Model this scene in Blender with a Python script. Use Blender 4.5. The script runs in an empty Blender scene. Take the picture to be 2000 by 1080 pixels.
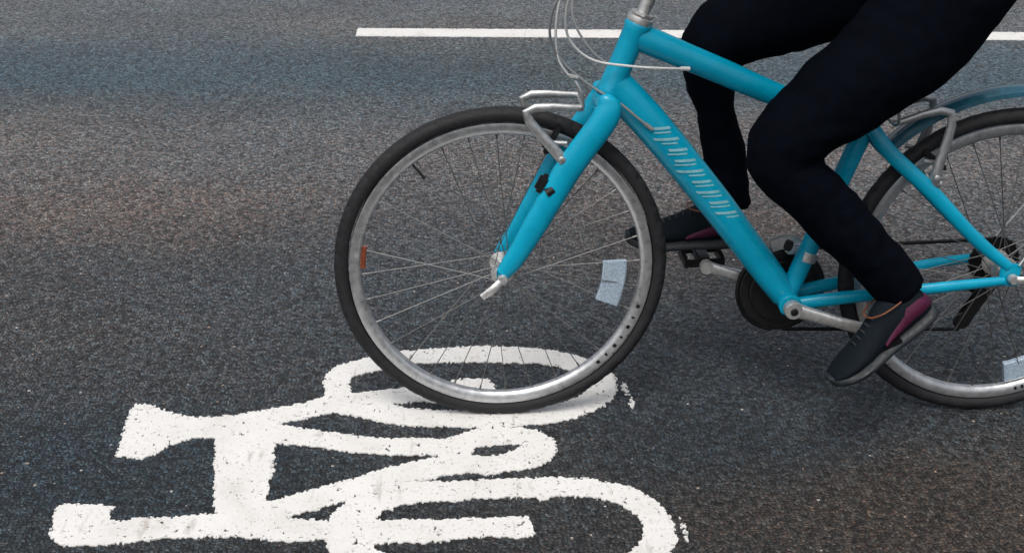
import bpy, bmesh, math, random
import numpy as np
from mathutils import Vector, Matrix, noise
random.seed(7)
PI = math.pi
scene = bpy.context.scene
COL = scene.collection

# ---------------------------------------------------------------- materials
def mat(name):
    m = bpy.data.materials.new(name); m.use_nodes = True
    nt = m.node_tree
    return m, nt, nt.nodes['Principled BSDF']

def N(nt, kind, **kw):
    n = nt.nodes.new(kind)
    for k, v in kw.items():
        setattr(n, k, v)
    return n

def ramp(nt, stops, interp='LINEAR'):
    n = nt.nodes.new('ShaderNodeValToRGB'); cr = n.color_ramp; cr.interpolation = interp
    while len(cr.elements) < len(stops): cr.elements.new(0.5)
    for e, (p, c) in zip(cr.elements, stops):
        e.position = p; e.color = (*c, 1) if len(c) == 3 else c
    return n

def mix(nt, a, b, fac, blend='MIX'):
    n = nt.nodes.new('ShaderNodeMix'); n.data_type = 'RGBA'; n.blend_type = blend
    for i, v in ((0, fac), (6, a), (7, b)):
        if hasattr(v, 'links') or hasattr(v, 'is_linked'): nt.links.new(v, n.inputs[i])
        elif isinstance(v, (int, float)): n.inputs[i].default_value = v
        else: n.inputs[i].default_value = (*v, 1)
    return n.outputs[2]

def math_(nt, op, a, b=0.0, clamp=False):
    n = nt.nodes.new('ShaderNodeMath'); n.operation = op; n.use_clamp = clamp
    for i, v in enumerate((a, b)):
        if isinstance(v, (int, float)): n.inputs[i].default_value = v
        else: nt.links.new(v, n.inputs[i])
    return n.outputs[0]

def simple(name, col, rough=.5, metal=0., coat=0., spec=.5, var=.25, scale=60., bump=0., bscale=400., sheen=0.):
    """a solid coat of colour with slight dirt / tone variation and fine relief"""
    m, nt, b = mat(name)
    tc = N(nt, 'ShaderNodeTexCoord')
    no = N(nt, 'ShaderNodeTexNoise'); no.inputs['Scale'].default_value = scale; no.inputs['Detail'].default_value = 5
    nt.links.new(tc.outputs['Object'], no.inputs['Vector'])
    dark = tuple(c * (1 - var) for c in col); lite = tuple(min(1, c * (1 + var)) for c in col)
    r = ramp(nt, [(.3, dark), (.7, lite)]); nt.links.new(no.outputs['Fac'], r.inputs[0])
    nt.links.new(r.outputs[0], b.inputs['Base Color'])
    rr = ramp(nt, [(.3, (rough * .8,) * 3), (.7, (min(1, rough * 1.25),) * 3)]); nt.links.new(no.outputs['Fac'], rr.inputs[0])
    nt.links.new(rr.outputs[0], b.inputs['Roughness'])
    b.inputs['Metallic'].default_value = metal
    b.inputs['Coat Weight'].default_value = coat; b.inputs['Coat Roughness'].default_value = .12
    b.inputs['Specular IOR Level'].default_value = spec
    if sheen: b.inputs['Sheen Weight'].default_value = sheen
    if bump:
        n2 = N(nt, 'ShaderNodeTexNoise'); n2.inputs['Scale'].default_value = bscale; n2.inputs['Detail'].default_value = 3
        nt.links.new(tc.outputs['Object'], n2.inputs['Vector'])
        bp = N(nt, 'ShaderNodeBump'); bp.inputs['Strength'].default_value = bump; bp.inputs['Distance'].default_value = .002
        nt.links.new(n2.outputs['Fac'], bp.inputs['Height']); nt.links.new(bp.outputs[0], b.inputs['Normal'])
    return m

M = {}
M['teal'] = simple('teal_paint', (.0004, .285, .440), rough=.28, coat=.18, spec=.3, var=.10, scale=18)
M['silver'] = simple('brushed_alloy', (.66, .66, .65), rough=.34, metal=.8, var=.12, scale=120)
M['rim'] = simple('rim_alloy', (.56, .57, .58), rough=.32, metal=.9, var=.14, scale=70)
M['steel'] = simple('spoke_steel', (.20, .20, .195), rough=.45, metal=1., var=.05)
M['dark_metal'] = simple('dark_metal', (.010, .0105, .012), rough=.38, metal=.6, var=.3)
M['black'] = simple('black_plastic', (.004, .004, .005), rough=.42, var=.3)
M['fender'] = simple('dark_blue_plastic', (.016, .085, .125), rough=.22, coat=.5, var=.2)
M['tyre'] = simple('tyre_rubber', (.013, .0135, .0155), rough=.62, spec=.3, var=.4, scale=90, bump=.5, bscale=900)
M['cable'] = simple('pale_cable_housing', (.60, .61, .60), rough=.35, var=.08)
M['grey_cable'] = simple('grey_cable_housing', (.22, .23, .235), rough=.4, var=.1)
M['alloy'] = simple('dull_alloy', (.42, .43, .435), rough=.40, metal=.8, var=.15, scale=120)
M['pale'] = simple('white_lettering', (.20, .44, .50), rough=.4, var=.15, scale=120)
M['trousers'] = simple('black_cloth', (.0016, .0024, .0052), rough=.95, spec=.04, var=.35, scale=40, bump=.35, bscale=700)
M['jacket'] = simple('navy_cloth', (.010, .013, .022), rough=.85, spec=.2, var=.3, scale=50, bump=.4, bscale=500)
M['shoe'] = simple('dark_navy_mesh', (.0032, .0065, .0105), rough=.75, spec=.15, var=.5, scale=220, bump=.5, bscale=600)
M['sole'] = simple('dark_sole', (.007, .011, .015), rough=.6, var=.3, scale=100)
M['magenta'] = simple('magenta_fabric', (.058, .005, .028), rough=.6, spec=.3, var=.3, scale=160, bump=.3)
M['orange'] = simple('orange_trim', (.16, .045, .015), rough=.5, var=.2)
M['skin'] = simple('skin', (.52, .31, .22), rough=.5, var=.08, scale=30)
M['hair'] = simple('dark_hair', (.02, .014, .01), rough=.5, var=.4, scale=200)
M['grip'] = simple('rubber_grip', (.015, .015, .016), rough=.7, var=.2, bump=.6, bscale=500)
M['saddle'] = simple('black_saddle', (.013, .013, .014), rough=.5, var=.2)

def reflector_mat(name, col):
    m, nt, b = mat(name)
    tc = N(nt, 'ShaderNodeTexCoord')
    v = N(nt, 'ShaderNodeTexVoronoi'); v.inputs['Scale'].default_value = 260
    nt.links.new(tc.outputs['Object'], v.inputs['Vector'])
    r = ramp(nt, [(0, tuple(min(1, c * 1.15) for c in col)), (.6, tuple(c * .7 for c in col))])
    nt.links.new(v.outputs['Distance'], r.inputs[0]); nt.links.new(r.outputs[0], b.inputs['Base Color'])
    bp = N(nt, 'ShaderNodeBump'); bp.inputs['Strength'].default_value = .5; bp.inputs['Distance'].default_value = .001
    nt.links.new(v.outputs['Distance'], bp.inputs['Height']); nt.links.new(bp.outputs[0], b.inputs['Normal'])
    b.inputs['Roughness'].default_value = .12; b.inputs['Coat Weight'].default_value = 1
    return m
M['refl_white'] = reflector_mat('clear_reflector', (.38, .48, .58))
M['refl_orange'] = reflector_mat('amber_reflector', (.22, .055, .022))

# ---------------------------------------------------------------- asphalt and road paint
def chips(nt, vec, scale, warp):
    """aggregate: voronoi chips on warped coordinates"""
    wn = N(nt, 'ShaderNodeTexNoise'); wn.inputs['Scale'].default_value = scale * 1.6; wn.inputs['Detail'].default_value = 2
    nt.links.new(vec, wn.inputs['Vector'])
    sub = N(nt, 'ShaderNodeVectorMath', operation='SUBTRACT'); nt.links.new(wn.outputs['Color'], sub.inputs[0]); sub.inputs[1].default_value = (.5, .5, .5)
    sc = N(nt, 'ShaderNodeVectorMath', operation='SCALE'); nt.links.new(sub.outputs[0], sc.inputs[0]); sc.inputs['Scale'].default_value = warp
    ad = N(nt, 'ShaderNodeVectorMath', operation='ADD'); nt.links.new(vec, ad.inputs[0]); nt.links.new(sc.outputs[0], ad.inputs[1])
    v = N(nt, 'ShaderNodeTexVoronoi'); v.inputs['Scale'].default_value = scale; v.voronoi_dimensions = '2D'
    e = N(nt, 'ShaderNodeTexVoronoi', feature='DISTANCE_TO_EDGE'); e.inputs['Scale'].default_value = scale; e.voronoi_dimensions = '2D'
    nt.links.new(ad.outputs[0], v.inputs['Vector']); nt.links.new(ad.outputs[0], e.inputs['Vector'])
    return v, e

def asphalt():
    m, nt, b = mat('asphalt')
    L = nt.links.new
    geo = N(nt, 'ShaderNodeNewGeometry'); tc = N(nt, 'ShaderNodeTexCoord')
    P = tc.outputs['Object']
    v, e = chips(nt, P, 112, .0056)
    v2, e2 = chips(nt, P, 215, .0032)
    sep = N(nt, 'ShaderNodeSeparateColor'); L(v.outputs['Color'], sep.inputs[0])
    sep2 = N(nt, 'ShaderNodeSeparateColor'); L(v2.outputs['Color'], sep2.inputs[0])
    # per-chip tone: dark binder-coated stones, blue-grey and brown ones, a few pale
    tone = ramp(nt, [(0.08, (.008, .0085, .009)), (.30, (.022, .023, .025)), (.52, (.046, .048, .051)), (.72, (.076, .078, .080)), (.88, (.105, .104, .102)), (1, (.17, .165, .16))])
    L(math_(nt, 'ADD', math_(nt, 'MULTIPLY', sep.outputs[0], .62), math_(nt, 'MULTIPLY', sep2.outputs[1], .38)), tone.inputs[0])
    tint = ramp(nt, [(0, (.80, 1.04, 1.16)), (.45, (.94, 1.0, 1.04)), (.80, (1.04, 1.0, .97)), (.95, (1.09, .99, .93)), (1, (1.22, .98, .84))])
    L(sep.outputs[1], tint.inputs[0])
    c = mix(nt, tone.outputs[0], tint.outputs[0], 1.0, 'MULTIPLY')
    fine = ramp(nt, [(0, (.6, .6, .62)), (.6, (1.0, 1.0, 1.0)), (1, (1.35, 1.33, 1.3))]); L(sep2.outputs[2], fine.inputs[0])
    c = mix(nt, c, fine.outputs[0], .75, 'MULTIPLY')
    # worn tracks along the road: bluish polished lanes, dusty warm strips between them, darker near strip with vignetting painted in, far strips lightened as grazing sheen
    def noise_(scale, detail=3, sx=1., sy=1.):
        mp = N(nt, 'ShaderNodeMapping'); mp.inputs['Scale'].default_value = (sx, sy, 1); L(P, mp.inputs[0])
        n = N(nt, 'ShaderNodeTexNoise'); n.inputs['Scale'].default_value = scale; n.inputs['Detail'].default_value = detail
        L(mp.outputs[0], n.inputs['Vector']); return n.outputs['Fac']
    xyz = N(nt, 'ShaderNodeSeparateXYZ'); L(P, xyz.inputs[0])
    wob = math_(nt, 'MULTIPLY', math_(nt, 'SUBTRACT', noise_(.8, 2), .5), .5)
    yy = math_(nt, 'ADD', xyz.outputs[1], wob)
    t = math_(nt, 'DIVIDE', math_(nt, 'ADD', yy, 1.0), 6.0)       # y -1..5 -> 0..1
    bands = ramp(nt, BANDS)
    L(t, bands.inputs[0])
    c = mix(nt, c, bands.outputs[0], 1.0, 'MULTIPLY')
    blot = ramp(nt, [(.28, (.80, .81, .83)), (.5, (1, 1, 1)), (.72, (1.2, 1.16, 1.12))]); L(noise_(1.7, 5, .6, 1.2), blot.inputs[0])
    c = mix(nt, c, blot.outputs[0], .8, 'MULTIPLY')
    # broad brown, dusty patches and cooler ones, plus soft shade painted in under the bicycle
    big = ramp(nt, [(.34, (.90, 1.0, 1.08)), (.5, (1, 1, 1)), (.66, (1.14, .99, .90))]); L(noise_(.55, 3, .7, 1.), big.inputs[0])
    c = mix(nt, c, big.outputs[0], .9, 'MULTIPLY')
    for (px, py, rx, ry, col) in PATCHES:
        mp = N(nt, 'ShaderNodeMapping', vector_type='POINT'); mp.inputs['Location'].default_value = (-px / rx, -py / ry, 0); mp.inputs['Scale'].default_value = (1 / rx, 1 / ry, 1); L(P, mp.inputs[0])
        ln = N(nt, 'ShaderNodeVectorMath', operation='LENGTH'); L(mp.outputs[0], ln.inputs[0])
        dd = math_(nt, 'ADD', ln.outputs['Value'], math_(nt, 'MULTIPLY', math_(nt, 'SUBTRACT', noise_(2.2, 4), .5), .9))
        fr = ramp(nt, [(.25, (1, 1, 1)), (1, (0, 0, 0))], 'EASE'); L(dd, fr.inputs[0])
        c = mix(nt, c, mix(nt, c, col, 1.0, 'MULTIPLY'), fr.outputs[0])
    # dark gaps between chips
    gap = ramp(nt, [(0, (.12, .12, .13)), (.06, (.45, .45, .46)), (.17, (1, 1, 1))]); L(e.outputs['Distance'], gap.inputs[0])
    gs_ = ramp(nt, [(.40, (.15,) * 3), (.62, (1,) * 3)]); L(noise_(85, 2), gs_.inputs[0])
    c = mix(nt, c, mix(nt, c, gap.outputs[0], 1.0, 'MULTIPLY'), gs_.outputs[0])
    crev = ramp(nt, [(.36, (.25, .25, .26)), (.46, (1, 1, 1))]); L(noise_(190, 3, 1., 1.3), crev.inputs[0])
    c = mix(nt, c, crev.outputs[0], .8, 'MULTIPLY')
    # scattered pale grit
    gv = N(nt, 'ShaderNodeTexVoronoi'); gv.inputs['Scale'].default_value = 26; gv.voronoi_dimensions = '2D'; L(P, gv.inputs['Vector'])
    gs = N(nt, 'ShaderNodeSeparateColor'); L(gv.outputs['Color'], gs.inputs[0])
    size = math_(nt, 'MULTIPLY', math_(nt, 'SUBTRACT', gs.outputs[0], .88, True), .80)
    hit = math_(nt, 'LESS_THAN', gv.outputs['Distance'], size)
    gc = ramp(nt, [(0, (.55, .53, .50)), (.5, (.42, .30, .22)), (.75, (.5, .5, .5)), (1, (.36, .15, .07))]); L(gs.outputs[1], gc.inputs[0])
    c = mix(nt, c, gc.outputs[0], math_(nt, 'MULTIPLY', hit, .85))
    L(c, b.inputs['Base Color'])
    ro = ramp(nt, [(0, (.48,) * 3), (1, (.82,) * 3)]); L(sep2.outputs[0], ro.inputs[0]); L(ro.outputs[0], b.inputs['Roughness'])
    b.inputs['Specular IOR Level'].default_value = .42
    # every chip lies at its own tilt
    s1 = N(nt, 'ShaderNodeVectorMath', operation='SUBTRACT'); L(v.outputs['Color'], s1.inputs[0]); s1.inputs[1].default_value = (.5, .5, .5)
    s2 = N(nt, 'ShaderNodeVectorMath', operation='MULTIPLY'); L(s1.outputs[0], s2.inputs[0]); s2.inputs[1].default_value = (.80, .80, 0)
    s3 = N(nt, 'ShaderNodeVectorMath', operation='SUBTRACT'); L(v2.outputs['Color'], s3.inputs[0]); s3.inputs[1].default_value = (.5, .5, .5)
    s4 = N(nt, 'ShaderNodeVectorMath', operation='MULTIPLY'); L(s3.outputs[0], s4.inputs[0]); s4.inputs[1].default_value = (.50, .50, 0)
    a1 = N(nt, 'ShaderNodeVectorMath', operation='ADD'); L(s2.outputs[0], a1.inputs[0]); L(s4.outputs[0], a1.inputs[1])
    a2 = N(nt, 'ShaderNodeVectorMath', operation='ADD'); L(a1.outputs[0], a2.inputs[0]); L(geo.outputs['Normal'], a2.inputs[1])
    nn = N(nt, 'ShaderNodeVectorMath', operation='NORMALIZE'); L(a2.outputs[0], nn.inputs[0])
    edge = ramp(nt, [(0, (0,) * 3), (.3, (1,) * 3)]); L(e.outputs['Distance'], edge.inputs[0])
    hh = math_(nt, 'ADD', math_(nt, 'MULTIPLY', edge.outputs[0], .7), math_(nt, 'MULTIPLY', sep.outputs[2], .5))
    bp = N(nt, 'ShaderNodeBump'); bp.inputs['Strength'].default_value = .8; bp.inputs['Distance'].default_value = .0055
    L(hh, bp.inputs['Height']); L(nn.outputs[0], bp.inputs['Normal']); L(bp.outputs[0], b.inputs['Normal'])
    return m

PATCHES = [(.85, -.40, .75, .35, (1.50, 1.06, .80)), (-.95, 1.15, .95, .48, (1.28, 1.08, .98)), (.75, .95, .8, .5, (1.18, 1.0, .90)), (-.75, -.22, .7, .35, (.82, 1.0, 1.09)), (.45, -.15, .52, .26, (.66, .74, .80))]  # last entry: shade beside the front wheel, painted into the asphalt
BANDS_OLD = [(0, (.80, .84, .92)), (.12, (.92, .97, 1.05)), (.20, (1.05, 1.06, 1.10)), (.33, (1.35, 1.30, 1.28)), (.45, (1.75, 1.62, 1.52)), (.52, (1.45, 1.52, 1.60)), (.60, (1.15, 1.40, 1.60)), (.68, (1.35, 1.5, 1.6)), (.75, (1.7, 1.65, 1.62)), (1, (1.7, 1.68, 1.66))]

BANDS = [(0, (.74, .82, .88)), (.12, (.80, .89, .95)), (.16, (.98, 1.06, 1.12)), (.20, (1.22, 1.28, 1.33)), (.33, (1.95, 1.90, 1.88)), (.43, (3.5, 3.12, 2.92)), (.50, (3.1, 2.92, 2.84)), (.585, (1.75, 2.42, 2.75)), (.66, (2.15, 2.58, 2.78)), (.74, (3.3, 3.28, 3.24)), (1, (3.6, 3.55, 3.5))]  # track tones, with far sky sheen and near vignetting mixed in

def paint():
    m, nt, b = mat('road_paint')
    L = nt.links.new
    tc = N(nt, 'ShaderNodeTexCoord'); P = tc.outputs['Object']
    v, e = chips(nt, P, 104, .0045)
    n1 = N(nt, 'ShaderNodeTexNoise'); n1.inputs['Scale'].default_value = 9; n1.inputs['Detail'].default_value = 8; L(P, n1.inputs['Vector'])
    n2 = N(nt, 'ShaderNodeTexNoise'); n2.inputs['Scale'].default_value = 160; n2.inputs['Detail'].default_value = 4; L(P, n2.inputs['Vector'])
    base = ramp(nt, [(.28, (.58, .565, .54)), (.44, (.65, .645, .625)), (.7, (.69, .685, .67))]); L(n1.outputs['Fac'], base.inputs[0])
    sp = ramp(nt, [(.30, (.70, .68, .65)), (.42, (1, 1, 1))]); L(n2.outputs['Fac'], sp.inputs[0])
    c = mix(nt, base.outputs[0], sp.outputs[0], .8, 'MULTIPLY')
    rub = N(nt, 'ShaderNodeTexNoise'); rub.inputs['Scale'].default_value = 30; rub.inputs['Detail'].default_value = 6; L(P, rub.inputs['Vector'])
    rr = ramp(nt, [(.64, (1, 1, 1)), (.78, (.70, .68, .66))]); L(rub.outputs['Fac'], rr.inputs[0])
    c = mix(nt, c, rr.outputs[0], .8, 'MULTIPLY')
    mp = N(nt, 'ShaderNodeMapping'); mp.inputs['Scale'].default_value = (46, 9, 1); L(P, mp.inputs[0])
    sk = N(nt, 'ShaderNodeTexNoise'); sk.inputs['Scale'].default_value = 1; sk.inputs['Detail'].default_value = 6; L(mp.outputs[0], sk.inputs['Vector'])
    sr = ramp(nt, [(.62, (1, 1, 1)), (.76, (.58, .54, .50))]); L(sk.outputs['Fac'], sr.inputs[0])
    c = mix(nt, c, sr.outputs[0], .8, 'MULTIPLY')
    L(c, b.inputs['Base Color'])
    b.inputs['Roughness'].default_value = .55; b.inputs['Specular IOR Level'].default_value = .4
    s1 = N(nt, 'ShaderNodeVectorMath', operation='SUBTRACT'); L(v.outputs['Color'], s1.inputs[0]); s1.inputs[1].default_value = (.5, .5, .5)
    ed = ramp(nt, [(0, (0,) * 3), (.25, (1,) * 3)]); L(e.outputs['Distance'], ed.inputs[0])
    bp = N(nt, 'ShaderNodeBump'); bp.inputs['Strength'].default_value = .2; bp.inputs['Distance'].default_value = .0025
    L(math_(nt, 'ADD', math_(nt, 'MULTIPLY', ed.outputs[0], .5), math_(nt, 'MULTIPLY', n2.outputs['Fac'], .8)), bp.inputs['Height']); L(bp.outputs[0], b.inputs['Normal'])
    return m
M['asphalt'] = asphalt(); M['paint'] = paint()

# ---------------------------------------------------------------- mesh helpers
def link(name, me, m, parent=None, smooth=True):
    o = bpy.data.objects.new(name, me); COL.objects.link(o)
    if m is not None: me.materials.append(m)
    if smooth and len(me.polygons): me.polygons.foreach_set('use_smooth', [True] * len(me.polygons))
    if parent is not None: o.parent = parent
    return o

class MB:
    def __init__(s): s.v = []; s.f = []
    def add(s, vs, fs, mt=None):
        o = len(s.v)
        s.v += [tuple(mt @ Vector(p)) if mt is not None else tuple(p) for p in vs]
        s.f += [tuple(o + i for i in f) for f in fs]
    def mesh(s, name='m'):
        me = bpy.data.meshes.new(name); me.from_pydata(s.v, [], s.f); me.validate(); me.update()
        bm = bmesh.new(); bm.from_mesh(me); bmesh.ops.recalc_face_normals(bm, faces=bm.faces); bm.to_mesh(me); bm.free()
        return me
    def build(s, name, m, parent=None, smooth=True, sharp=40):
        me = s.mesh(name); o = link(name, me, m, parent, smooth)
        if smooth and sharp: me.set_sharp_from_angle(angle=math.radians(sharp))
        return o
    # swept tube: pts list of xyz, rad list of r or (r_side, r_normal); side vector stays near world Y
    def sweep(s, pts, rad, n=14, sub=1, side=(0, 1, 0), cap=True, power=2.0):
        P = [Vector(p) for p in pts]
        R = [(r, r) if isinstance(r, (int, float)) else r for r in (rad if isinstance(rad, (list, tuple)) and len(rad) == len(pts) else [rad] * len(pts))]
        if sub > 1 and len(P) > 2:
            Q, S = [], []
            for i in range(len(P) - 1):
                p0, p1, p2, p3 = P[max(i - 1, 0)], P[i], P[i + 1], P[min(i + 2, len(P) - 1)]
                for k in range(sub):
                    t = k / sub
                    Q.append(.5 * ((2 * p1) + (p2 - p0) * t + (2 * p0 - 5 * p1 + 4 * p2 - p3) * t * t + (-p0 + 3 * p1 - 3 * p2 + p3) * t ** 3))
                    tt = t * t * (3 - 2 * t)
                    S.append(tuple(R[i][j] * (1 - tt) + R[i + 1][j] * tt for j in (0, 1)))
            Q.append(P[-1]); S.append(R[-1]); P, R = Q, S
        vs, fs = [], []
        sd = Vector(side)
        for i, p in enumerate(P):
            t = (P[min(i + 1, len(P) - 1)] - P[max(i - 1, 0)]).normalized()
            a = sd - t * sd.dot(t)
            if a.length < .15:
                a = Vector((1, 0, 0)) - t * t.x
                if a.length < .15: a = Vector((0, 0, 1)) - t * t.z
            a.normalize(); b_ = t.cross(a)
            for k in range(n):
                th = 2 * PI * k / n; c, q = math.cos(th), math.sin(th)
                if power != 2.0:
                    c = math.copysign(abs(c) ** (2 / power), c); q = math.copysign(abs(q) ** (2 / power), q)
                vs.append(p + a * (R[i][0] * c) + b_ * (R[i][1] * q))
        for i in range(len(P) - 1):
            for k in range(n):
                fs.append((i * n + k, i * n + (k + 1) % n, (i + 1) * n + (k + 1) % n, (i + 1) * n + k))
        if cap: fs.append(tuple(range(n))); fs.append(tuple((len(P) - 1) * n + k for k in range(n)))
        s.add(vs, fs); return s
    # lathe about Y axis through (cx, cz): profile list of (r, y); closed => ring profile
    def lathe(s, prof, cx=0, cz=0, n=96, closed=True, a0=0, a1=2 * PI):
        full = abs(a1 - a0 - 2 * PI) < 1e-6
        m_ = n if full else n + 1; k = len(prof); vs, fs = [], []
        for i in range(m_):
            a = a0 + (a1 - a0) * i / n
            for r, y in prof: vs.append((cx + r * math.cos(a), y, cz + r * math.sin(a)))
        for i in range(n):
            j = (i + 1) % m_
            for q in range(k if closed else k - 1):
                w = (q + 1) % k
                fs.append((i * k + q, i * k + w, j * k + w, j * k + q))
        if not full and closed: fs.append(tuple(range(k))); fs.append(tuple((m_ - 1) * k + q for q in range(k)))
        if full and not closed:
            for q in (0, k - 1):
                if prof[q][0] > 1e-5: fs.append(tuple(i * k + q for i in range(m_)))
        s.add(vs, fs); return s
    def box(s, c, d, bev=.002, mt=None):
        bm = bmesh.new(); bmesh.ops.create_cube(bm, size=1)
        for v in bm.verts: v.co = Vector((v.co.x * d[0], v.co.y * d[1], v.co.z * d[2]))
        if bev: bmesh.ops.bevel(bm, geom=list(bm.edges), offset=bev, segments=2, affect='EDGES')
        T = Matrix.Translation(Vector(c)) @ (mt if mt is not None else Matrix.Identity(4))
        vs = [v.co.copy() for v in bm.verts]; bm.verts.index_update(); fs = [[v.index for v in f.verts] for f in bm.faces]
        bm.free(); s.add(vs, fs, T); return s
    def bolt(s, c, r=.005, h=.006, ydir=-1):
        x, y, z = c
        s.lathe([(0, y + ydir * h), (r * .8, y + ydir * h), (r, y + ydir * h * .8), (r, y), (0, y)], x, z, n=14, closed=False); return s

def soft(name, chains, m, parent, voxel=.011, smooth=6, fold=.0, fscale=9., shrink=1.0):
    """cloth body: overlapping limb shapes fused into one continuous surface, then wrinkled"""
    mb = MB()
    for c in chains: mb.sweep(*c[0], **c[1]) if isinstance(c, tuple) and isinstance(c[1], dict) else None
    me = mb.mesh(name); o = bpy.data.objects.new(name + '_tmp', me); COL.objects.link(o)
    r = o.modifiers.new('r', 'REMESH'); r.mode = 'VOXEL'; r.voxel_size = voxel
    q = o.modifiers.new('s', 'SMOOTH'); q.factor = .5; q.iterations = smooth
    dg = bpy.context.evaluated_depsgraph_get(); ev = o.evaluated_get(dg)
    me2 = bpy.data.meshes.new_from_object(ev); me2.name = name
    bpy.data.objects.remove(o)
    if fold:
        nv = [v.normal.copy() for v in me2.vertices]
        for v, nr in zip(me2.vertices, nv):
            p = v.co
            w = noise.noise(Vector((p.x * 4, p.y * 4, p.z * 4 + 3)))
            f = noise.noise(Vector((p.x * fscale + w * 1.5, p.y * fscale, p.z * fscale * 1.2)))
            g = 1 - abs(noise.noise(Vector((p.x * fscale * 1.9 + w * 3, p.y * 6, p.z * fscale * 2.4))))
            v.co = p + nr * fold * (f * .9 + (g - .75) * .9)
    return link(name, me2, m, parent)

def empty(name, loc=(0, 0, 0)):
    o = bpy.data.objects.new(name, None); COL.objects.link(o); o.location = loc; o.empty_display_size = .1
    return o
def tag(o, label=None, cat=None, group=None, kind=None):
    for k, v in (('label', label), ('category', cat), ('group', group), ('kind', kind)):
        if v: o[k] = v
    return o

# ================================================================ THE ROAD
road_mb = MB()
road_mb.add([(-250, -250, 0), (250, -250, 0), (250, 250, 0), (-250, 250, 0)], [(0, 1, 2, 3)])
road = road_mb.build('road', M['asphalt'], smooth=False); tag(road, 'dark grey asphalt road of coarse stone chips', kind='structure')

# painted markings: outlines in metres on the road, filled on a 2 mm raster whose edge follows the chips
def inside(poly, X, Y):
    r = np.zeros(X.shape, bool); n = len(poly)
    for i in range(n):
        x0, y0 = poly[i]; x1, y1 = poly[(i + 1) % n]
        if y0 == y1: continue
        c = ((Y < y0) != (Y < y1)) & (X < (x1 - x0) * (Y - y0) / (y1 - y0) + x0)
        r ^= c
    return r
def vnoise(X, Y, cell, seed):
    rng = np.random.default_rng(seed)
    G = rng.random((256, 256))
    u = X / cell; w = Y / cell; i = np.floor(u).astype(int); j = np.floor(w).astype(int)
    fu = u - i; fw_ = w - j; fu = fu * fu * (3 - 2 * fu); fw_ = fw_ * fw_ * (3 - 2 * fw_)
    g = lambda a, b: G[a % 256, b % 256]
    return (g(i, j) * (1 - fu) + g(i + 1, j) * fu) * (1 - fw_) + (g(i, j + 1) * (1 - fu) + g(i + 1, j + 1) * fu) * fw_
def round_poly(pl, it=2, q_=.2):
    for _ in range(it):
        q = []
        for i in range(len(pl)):
            a = pl[i]; b = pl[(i + 1) % len(pl)]
            q += [(a[0] * (1 - q_) + b[0] * q_, a[1] * (1 - q_) + b[1] * q_), (a[0] * q_ + b[0] * (1 - q_), a[1] * q_ + b[1] * (1 - q_))]
        pl = q
    return pl
def marking(name, maskfn, x0, x1, y0, y1, step, wear, seed, z=.0025):
    nx = int((x1 - x0) / step); ny = int((y1 - y0) / step)
    xs = x0 + (np.arange(nx) + .5) * step; ys = y0 + (np.arange(ny) + .5) * step
    X, Y = np.meshgrid(xs, ys)
    wx = (vnoise(X, Y, .011, seed) - .5) * .0045 + (vnoise(X, Y, .0048, seed + 1) - .5) * .0095
    wy = (vnoise(X, Y, .011, seed + 2) - .5) * .0045 + (vnoise(X, Y, .0048, seed + 3) - .5) * .0095
    K = maskfn(X + wx, Y + wy)
    pit = vnoise(X, Y, .0075, seed + 4) * .68 + vnoise(X, Y, .0032, seed + 5) * .32
    K &= ~((vnoise(X + wx, Y + wy, .013, seed + 8) * .8 + vnoise(X, Y, .005, seed + 9) * .2 > .875))
    area = vnoise(X, Y, .12, seed + 6) * .6 + vnoise(X, Y, .04, seed + 7) * .4
    K &= ~(pit > wear - .10 * (area - .5))
    mb = MB(); V = {}; vs = []; fs = []
    def vert(i, j, t):
        k = (i, j, t)
        if k not in V: V[k] = len(vs); vs.append((x0 + i * step, y0 + j * step, z if t else 0.0))
        return V[k]
    for j in range(ny):
        row = K[j]; d = np.flatnonzero(np.diff(np.concatenate(([0], row.astype(int), [0]))))
        for a, b in zip(d[::2], d[1::2]):
            fs.append((vert(a, j, 1), vert(b, j, 1), vert(b, j + 1, 1), vert(a, j + 1, 1)))
            fs.append((vert(a, j, 0), vert(a, j, 1), vert(a, j + 1, 1), vert(a, j + 1, 0)))
            fs.append((vert(b, j, 1), vert(b, j, 0), vert(b, j + 1, 0), vert(b, j + 1, 1)))
    pad = np.zeros((ny + 2, nx), int); pad[1:-1] = K
    for j in range(ny + 1):                      # long sides of the film
        diff = pad[j + 1] - pad[j]
        for sgn in (1, -1):
            d = np.flatnonzero(np.diff(np.concatenate(([0], (diff == sgn).astype(int), [0]))))
            for a, b in zip(d[::2], d[1::2]):
                q = (vert(a, j, 0), vert(b, j, 0), vert(b, j, 1), vert(a, j, 1))
                fs.append(q if sgn == 1 else q[::-1])
    me = bpy.data.meshes.new(name); me.from_pydata(vs, [], fs); me.update()
    return link(name, me, M['paint'], None, smooth=False)

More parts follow.
